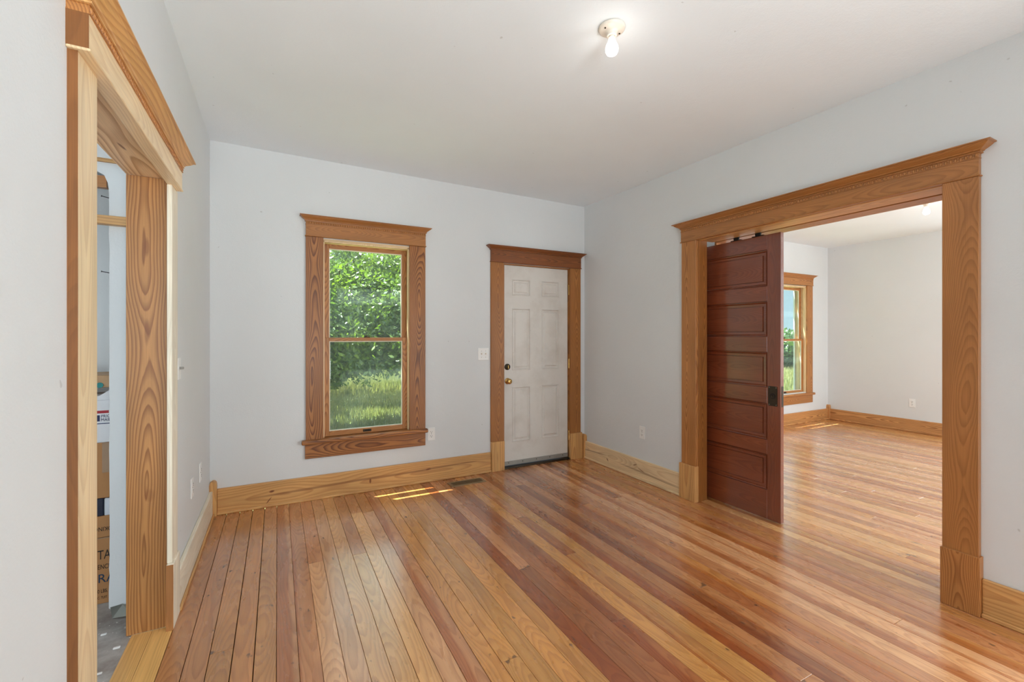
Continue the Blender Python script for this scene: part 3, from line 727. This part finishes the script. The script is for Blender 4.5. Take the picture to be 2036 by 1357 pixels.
corner_block('corner_block', 2.988, XR, YB - .046, YB, .262, 'pine', bb2)
corner_block('corner_block', 7.855, X2, YB - .045, YB, .235, 'base2', b5)

# ------------------------------------------------------------------ light fixtures
def fixture(x, y, z, label, power):
    r = empty('ceiling_light', (x, y, z), label=label, category='light fixture', group='bare bulb ceiling lights')
    c = (x, y, z)
    bs = MB().lathe(c, (0, 0, -1), [(.061, 0), (.0625, .004), (.060, .011), (.054, .015), (.032, .018), (.026, .024), (.0235, .030), (.0235, .040), (.020, .041)], 40).build('lampholder', M_PORC, r, smooth=True, label='white porcelain lampholder')
    for a in (-.043, .043): MB().cyl((x + a, y - .004, z - .0175), (0, 0, 1), .004, .003, 10).build('mounting_screw', M_DKMET, bs)
    MB().lathe(c, (0, 0, -1), [(.0135, .036), (.0135, .046), (.0145, .050)], 20).build('bulb_base', M_PORC, r, smooth=True)
    MB().lathe(c, (0, 0, -1), [(.014, .050), (.0155, .060), (.021, .073), (.028, .088), (.0305, .101), (.0295, .113), (.024, .124), (.013, .131), (.003, .133)], 28).build('bulb', M_BULB, r, smooth=True)
    l = bpy.data.lights.new('bulb_light', 'POINT'); l.energy = power; l.shadow_soft_size = .03; l.color = (1, .95, .88)
    o = bpy.data.objects.new('bulb_light', l); COL.objects.link(o); o.location = (x, y, z - .168)
    return r
fixture(1.402, 1.655, 2.8165, 'white porcelain lampholder with lit bare bulb on the near ceiling', 0.45)
fixture(6.077, 2.15, 2.765, 'lit bulb fixture on the ceiling of the adjoining room', 0.4)

# ------------------------------------------------------------------ outlets, switches
def outlet(fr, u, z, label, kind='outlet', w=.070, h=.118):
    nm = 'wall_outlet' if kind == 'outlet' else 'light_switch'
    r = empty(nm, fr.p(u, 0, z), label=label, category='outlet' if kind == 'outlet' else 'switch')
    m = MB(); fr.box(m, u - w / 2, u + w / 2, 0, .006, z - h / 2, z + h / 2, .0025, 2); m.build('cover_plate', M_WHITE, r)
    if kind == 'outlet':
        for s_ in (-1, 1):
            m = MB(); fr.box(m, u - .017, u + .017, .004, .0085, z + s_ * .0195 - .014, z + s_ * .0195 + .014, .003, 2); rc = m.build('receptacle', M_WHITE, r)
            m = MB()
            for q in (-.0065, .0065): fr.box(m, u + q - .0012, u + q + .0012, .0083, .0090, z + s_ * .0195 - .001, z + s_ * .0195 + .008)
            fr.box(m, u - .0028, u + .0028, .0083, .0090, z + s_ * .0195 - .0105, z + s_ * .0195 - .005)
            m.build('slot', M_BLACK, rc)
        m = MB(); c = fr.p(u, .0065, z); m.cyl(c, (0, 1, 0) if fr.U == 'x' else (1, 0, 0), .003, .002, 10); m.build('screw', M_STEEL, r)
    elif kind == 'double':
        for s_ in (-1, 1):
            m = MB(); fr.box(m, u + s_ * .0225 - .005, u + s_ * .0225 + .005, .005, .017, z - .004, z + .012, .002); m.build('toggle', M_PORC, r)
            for zz in (-.03, .03): MB().cyl(fr.p(u + s_ * .0225, .0065, z + zz), (0, 1, 0) if fr.U == 'x' else (1, 0, 0), .003, .002, 8).build('screw', M_STEEL, r)
    else:
        m = MB(); fr.box(m, u - .005, u + .005, .005, .024, z - .003, z + .010, .002); m.build('toggle', M_GREYRUB, r)
    return r
outlet(fb, 1.268, .436, 'white double outlet just right of the window stool')
outlet(fr_, 3.143, .443, 'white outlet low on the right wall between corner and pocket door')
outlet(ff, 2.95, .40, 'white outlet on the end wall of the adjoining room')
outlet(fb, 1.799, 1.170, 'white two toggle switch plate left of the white door', 'double', .116, .122)
outlet(fl, 2.83, 1.186, 'white single toggle switch right of the left doorway', 'single', .07, .11)
outlet(fl, 3.225, .455, 'nearer of two outlet plates low on the left wall')
outlet(fl, 3.545, .457, 'farther of two outlet plates low on the left wall, nearest the corner')

# ------------------------------------------------------------------ floor register
def register():
    x0, x1, y0, y1 = 1.375, 1.712, 3.775, 3.905
    r = empty('floor_register', ((x0 + x1) / 2, (y0 + y1) / 2, 0), label='bronze metal floor register beside the baseboard under the window', category='floor vent')
    m = MB(); b = .022
    m.box(x0, x1, y0, y0 + b, 0, .005, .0015).box(x0, x1, y1 - b, y1, 0, .005, .0015).box(x0, x0 + b, y0 + b, y1 - b, 0, .005).box(x1 - b, x1, y0 + b, y1 - b, 0, .005)
    m.build('register_frame', M_VENT, r)
    box('register_damper', M_BLACK, x0 + b, x1 - b, y0 + b, y1 - b, .0002, .0008, r)
    n = 24
    for i in range(n):
        x = x0 + b + (i + .5) * (x1 - x0 - 2 * b) / n
        box('louvre', M_VENT, x - .0022, x + .0022, y0 + b, y1 - b, .0009, .0045, r)
register()

# ------------------------------------------------------------------ side room: drywall panel, cleat, boxes
def hall():
    m = MB()
    rr = random.Random(3)
    pts = [(-.42 - .2, 0.04), (-.62, 2.70), (-3.0, 2.70), (-3.0, 2.14), (-.76, 2.14), (-.735, 2.125), (-.722, 2.09)]
    z = 2.05
    while z > .06:
        pts.append((-.716 + rr.uniform(-.0025, .0015), z)); z -= rr.uniform(.03, .08)
    pts += [(-.718, .045), (-.70, .03), (-.685, .022), (-.665, .05)]
    m.prism(pts, 'y', 2.800, 2.813)
    w = m.build('wall_hall_partition', M_WALLC, **S(label='white drywall partition with a ragged cut edge seen through the left doorway', category='wall'))
    # torn paper at the foot
    m = MB(); bm = m.bm
    a = [bm.verts.new(p) for p in ((-.712, 2.797, .05), (-.665, 2.797, .055), (-.635, 2.797, .03), (-.63, 2.77, .004), (-.70, 2.78, .003))]
    bm.faces.new(a); bmesh.ops.solidify(bm, geom=bm.faces[:], thickness=.002)
    m.build('torn_paper', M_PAPER, w)
    for (x, zz) in ((-.727, 2.02), (-.727, 1.66)):
        m = MB().cyl((x, 2.80, zz), (-1, -.2, .18), .0018, .035, 6).cyl((x - .017, 2.7965, zz + .003), (-1, -.2, .18), .004, .002, 8); m.build('nail', M_BLACK, w)
    box('wall_closet', M_WALLC, -2.2, -.60, 3.42, 3.5, 0, 2.70, **S(label='grey shaded wall behind the stacked boxes in the closet', category='wall'))
    cl = box('wall_cleat', wood('pine', 'x', 'z'), -1.9, -.60, 2.755, 2.800, 1.884, 1.925, bev=.002, label='narrow pine cleat rail nailed across the drywall behind the left doorway', category='wood rail')
    c2 = box('wall_cleat', wood('pine', 'x', 'z'), -1.9, -.675, 2.785, 2.800, 2.186, 2.203, bev=.001, label='thin wood strip above the cleat rail near the doorway top', category='wood rail')
    # beam edge at the top of the rough opening
    box('opening_lintel', wood('casing', 'x', 'z'), -1.6, -.73, 2.813, 2.85, 2.07, 2.125, label='rough wood lintel at the top of the closet opening', category='beam')
    def carton(name, x0, x1, y0, y1, z0, z1, mat, **k):
        o = MB().box(x0, x1, y0, y1, z0, z1, .003).build(name, mat, **k); return o
    def text(parent, body, size, x, y, z, mat, sx=1.0, rot=0.0, align='LEFT'):
        c = bpy.data.curves.new('lettering', 'FONT'); c.body = body; c.size = size; c.extrude = .0003; c.materials.append(mat); c.align_x = align
        t_ = bpy.data.objects.new('tmp', c); COL.objects.link(t_); bpy.context.view_layer.update()
        me = bpy.data.meshes.new_from_object(t_.evaluated_get(bpy.context.evaluated_depsgraph_get())); bpy.data.objects.remove(t_); bpy.data.curves.remove(c)
        if not me.materials: me.materials.append(mat)
        o = link('lettering', me, (x, y, z), parent); o.rotation_euler = (math.radians(90), rot, 0); o.scale = (sx, 1, 1); return o
    YF = 2.972
    # bottom produce carton
    b1 = carton('cardboard_box', -1.17, -.735, YF, YF + .34, -.004, .330, M_CARD, label='bottom cardboard carton with large printed lettering', category='box')
    box('box_flap_seam', M_TAPE, -1.16, -.74, YF - .001, YF, .326, .331, b1)
    tx = -.806
    text(b1, 'TAT', .066, tx, YF - .001, .222, M_INK, .62); text(b1, 'ENCH F', .034, tx, YF - .001, .172, M_INK, .62)
    text(b1, 'RA', .062, tx, YF - .001, .104, M_BLUEINK, .9); text(b1, '0 LBS.', .026, tx, YF - .001, .052, M_INK, .62)
    text(b1, 'C. TUIT', .018, tx, YF - .001, .022, M_INK, .62)
    b2 = carton('cardboard_box', -1.16, -.745, YF, YF + .33, .331, .440, M_CARD, label='flat cardboard carton with upside-down printing above the bottom one', category='box')
    t = text(b2, 'OKING', .030, -.747, YF - .001, .385, M_INK, .75); t.rotation_euler = (math.radians(90), math.radians(180), 0)
    b3 = carton('storage_tub', -1.15, -.783, YF, YF + .30, .441, .530, plain('navy_plastic', srgb(24, 28, 52), .4), label='dark navy item between the brown cartons', category='container')
    b3b = carton('plastic_bag', -.780, -.735, YF, YF + .20, .441, .528, plain('white_film', srgb(226, 230, 240), .3, var=.1), label='white plastic bundle beside the navy item', category='bag')
    b4 = carton('cardboard_box', -1.16, -.742, YF, YF + .33, .531, .812, M_CARD, label='plain cardboard carton with tape in the middle of the stack', category='box')
    box('tape_strip', M_TAPE, -.788, -.745, YF - .001, YF, .66, .812, b4)
    b5_ = carton('mailing_box', -1.13, -.745, YF + .0, YF + .28, .813, 1.030, M_MAILW, label='white mailing box with a red stripe and blue lettering', category='box')
    box('red_stripe', M_RED, -1.12, -.746, YF - .001, YF, .962, .976, b5_)
    text(b5_, 'PRIOR', .021, -.793, YF - .001, .940, M_NAVY, .85); text(b5_, 'MAIL', .021, -.793, YF - .001, .922, M_NAVY, .85)
    box('emblem', M_NAVY, -.815, -.797, YF - .001, YF, .922, .953, b5_); box('rule_line', M_NAVY, -1.12, -.748, YF - .001, YF, .908, .912, b5_)
    m = MB(); m.prism([(-1.12, 1.03), (-.76, 1.03), (-.745, 1.06), (-.75, 1.085), (-.80, 1.05), (-1.12, 1.05)], 'y', YF, YF + .2); m.build('open_flap', M_MAILW, b5_)
    b6_ = carton('cardboard_box', -1.16, -.74, YF + .06, YF + .36, 1.087, 1.150, plain('kraft', srgb(190, 150, 108), .5), label='top cardboard carton under clear tape, level with the wall edge', category='box')
    MB().cyl((-.812, YF + .055, 1.10), (0, 1, 0), .014, .004, 20).build('round_sticker', M_TEAL, b6_)
    # plaster chips
    rc = random.Random(5)
    for (x, y, s_, lb) in ((-.62, 2.52, .012, 'white plaster chip on the dusty floor, nearest the jamb'), (-.635, 2.36, .009, 'small white plaster chip nearest the threshold'), (-.70, 2.66, .010, 'white plaster chip by the foot of the drywall')):
        m = MB(); m.box(x - s_, x + s_, y - s_ * .5, y + s_ * .5, -.004, .001, .001)
        m.build('plaster_chip', M_WHITE, label=lb, category='debris')
hall()

# ------------------------------------------------------------------ outside
def mesh_obj(name, v, f, mat, parent=None, origin=(0, 0, 0), **p):
    me = bpy.data.meshes.new(name); v = np.asarray(v, dtype=np.float32) - np.array(origin, dtype=np.float32); f = np.asarray(f, dtype=np.int32)
    me.vertices.add(len(v)); me.vertices.foreach_set('co', v.ravel())
    k = f.shape[1]; me.loops.add(f.size); me.loops.foreach_set('vertex_index', f.ravel())
    me.polygons.add(len(f)); me.polygons.foreach_set('loop_start', np.arange(0, f.size, k, dtype=np.int32)); me.polygons.foreach_set('loop_total', np.full(len(f), k, dtype=np.int32))
    me.update(); me.validate(); me.materials.append(mat)
    return link(name, me, origin, parent, **p)
GZ = -0.80
def leaves(centers, radii, per, size, rng, squash=.75, zmin=None):
    n = len(centers) * per
    c = np.repeat(centers, per, axis=0); rad = np.repeat(radii, per)
    d = rng.normal(size=(n, 3)); d /= np.linalg.norm(d, axis=1)[:, None]
    rr = rad * rng.uniform(.35, 1, n) ** .5
    p = c + d * rr[:, None] * np.array([1, 1, squash])
    if zmin is not None: p[:, 2] = np.maximum(p[:, 2], zmin)
    a = rng.normal(size=(n, 3)); a /= np.linalg.norm(a, axis=1)[:, None]
    b = np.cross(a, rng.normal(size=(n, 3)) + np.array([0, 0, 1.2])); b /= np.linalg.norm(b, axis=1)[:, None]
    s_ = (size * rng.uniform(.6, 1.3, n))[:, None]
    v = np.stack([p - a * s_, p - b * s_ * .45, p + a * s_, p + b * s_ * .45], axis=1).reshape(-1, 3)
    return v, np.arange(n * 4).reshape(n, 4)
def outside():
    rng = np.random.default_rng(4)
    g = MB().box(-60, 90, YB2 + .02, 120, GZ - .3, GZ); g.build('ground', M_GROUND, kind='structure', label='meadow ground outside the windows', category='ground')
    # unseen slatted sun mask added above the windows; its gaps shape the sun slivers
    pr = empty('sun_mask', (3.5, 4.6, 2.65), kind='structure', label='unseen slatted sun mask added just above the windows outside', category='sun mask')
    ycur = YB2
    for gap0, gap1 in ((YB2 + .134, YB2 + .174), (YB2 + .258, YB2 + .301)):
        box('mask_board', M_MASK, -1.5, 9.0, ycur, gap0, 2.65, 2.67, pr); ycur = gap1
    box('mask_board', M_MASK, -1.5, 9.0, ycur, YB2 + .75, 2.65, 2.67, pr)
    # near tree
    cx, cy = .4, 13.6
    tr = empty('oak_tree', (cx, cy, GZ), label='broad leafy tree with drooping branches filling the near window', category='tree')
    cs = []
    for i in range(470):
        a = rng.uniform(math.pi * .95, math.pi * 2.05); R = rng.uniform(.3, 1) ** .5 * 4.7
        z = rng.uniform(.95, 1.35 + 3.3 * max(0, 1 - (R / 4.75) ** 2) ** .6)
        Rz = R
        cs.append((cx + Rz * math.cos(a), cy + Rz * math.sin(a) * .9, z))
    for i in range(230):
        a = rng.uniform(0, math.pi); R = rng.uniform(.05, 1) ** .5 * 3.6
        cs.append((cx + 1 + R * 1.3 * math.cos(a), cy + R * math.sin(a), rng.uniform(1.7, 4.3)))
    for i in range(90):
        cs.append((rng.uniform(-.5, 3.9), rng.uniform(9.6, 11.8), rng.uniform(.74, 1.25)))
    for q in ((1.15, 11.2, .30), (1.3, 11.2, .5), (1.5, 11.3, .55), (1.9, 11.2, .6), (.9, 11.4, .55)): cs += [q] * 2
    cs = np.array(cs); rd = rng.uniform(.35, .8, len(cs)); rd[-12:] = .28
    v, f = leaves(cs, rd, 190, .062, rng)
    mesh_obj('foliage', v, f, M_LEAF, tr, kind='stuff')
    MB().lathe((cx, cy, GZ - .1), (0, 0, 1), [(.42, 0), (.34, .3), (.28, 1.2), (.26, 2.6), (.18, 4), (.1, 5.5)], 14).build('trunk', M_BARK, tr)
    for i in range(7):
        a = -math.pi * (.1 + .8 * i / 6); d = Vector((math.cos(a), math.sin(a) * .8, .35))
        MB().cyl(Vector((cx, cy, 1.6 + .25 * i)) + d * 1.6, d, .10, 3.4, 8, .03).build('branch', M_BARK, tr)
    # hedgerow far off
    hx = [(-6, 36, 5.5), (-1.5, 36.5, 6), (3, 36, 5.5), (7.5, 36, 5.0), (12, 36, 3.2), (17, 36, 2.2), (23, 35, 2.0), (29, 34, 2.1), (35, 33, 2.0), (42, 33, 2.2), (26.8, 16.2, 1.9), (32.5, 18.8, 2.1)]
    names = ['tall green bush behind the near tree, leftmost of the hedgerow', 'tall green bush behind the near tree', 'tall bush seen between the tree branches', 'bush at the right of the near window view']
    lab8 = ['hedgerow bush just right of the near tree, first of the low row', 'second low hedgerow bush right of the near tree', 'third low hedgerow bush right of the near tree', 'fourth low hedgerow bush right of the near tree', 'fifth low hedgerow bush right of the near tree', 'last low hedgerow bush right of the near tree', 'nearer of two bushes seen in the window of the adjoining room', 'farther of two bushes seen in the window of the adjoining room']
    for i, (x, y, h) in enumerate(hx):
        n = 34; c = np.stack([x + rng.uniform(-1.25, 1.25, n), y + rng.uniform(-1, 1, n), GZ + rng.uniform(.2, h, n)], 1)
        v, f = leaves(c, rng.uniform(.6, .95, n), 130, .16, rng, zmin=GZ)
        lab = names[i] if i < 4 else lab8[i - 4]
        r = mesh_obj('hedge_bush', v, f, M_HEDGE, None, (x, y, GZ), label=lab, category='bush', group='hedgerow bushes')
    # grass: blades as stuff
    def blades(name, n, x0, x1, y0, y1, h, w, mat, label, cat):
        x = rng.uniform(x0, x1, n); y = y0 + (y1 - y0) * rng.uniform(0, 1, n) ** 1.2
        hh = h * rng.uniform(.5, 1.2, n); a = rng.uniform(0, math.pi, n); ln = rng.normal(0, .18, (n, 2)) * hh[:, None]
        dx, dy = np.cos(a) * w, np.sin(a) * w
        z0 = np.full(n, GZ)
        v = np.stack([np.stack([x - dx, y - dy, z0], 1), np.stack([x + dx, y + dy, z0], 1), np.stack([x + ln[:, 0], y + ln[:, 1], z0 + hh], 1)], 1).reshape(-1, 3)
        mesh_obj(name, v, np.arange(n * 3).reshape(n, 3), mat, None, (x0, y0, GZ), kind='stuff', label=label, category=cat)
    blades('short_grass', 45000, -1, 8, 7, 16.4, .16, .012, M_GRASSB, 'short grass near the house under the tree', 'grass')
    blades('tall_grass', 70000, -2, 9.8, 16.5, 31, .62, .016, M_GRASSB, 'tall sunlit meadow grass beyond the tree shade', 'grass')
    blades('dry_grass', 5000, -2, 9.8, 31.1, 33, 1.15, .014, M_DRY, 'tall dry seed stems at the back of the meadow', 'grass')
    blades('meadow_grass', 45000, 10, 30, 8, 22, .40, .03, M_GRASSB, 'meadow grass seen through the far window', 'grass')
outside()
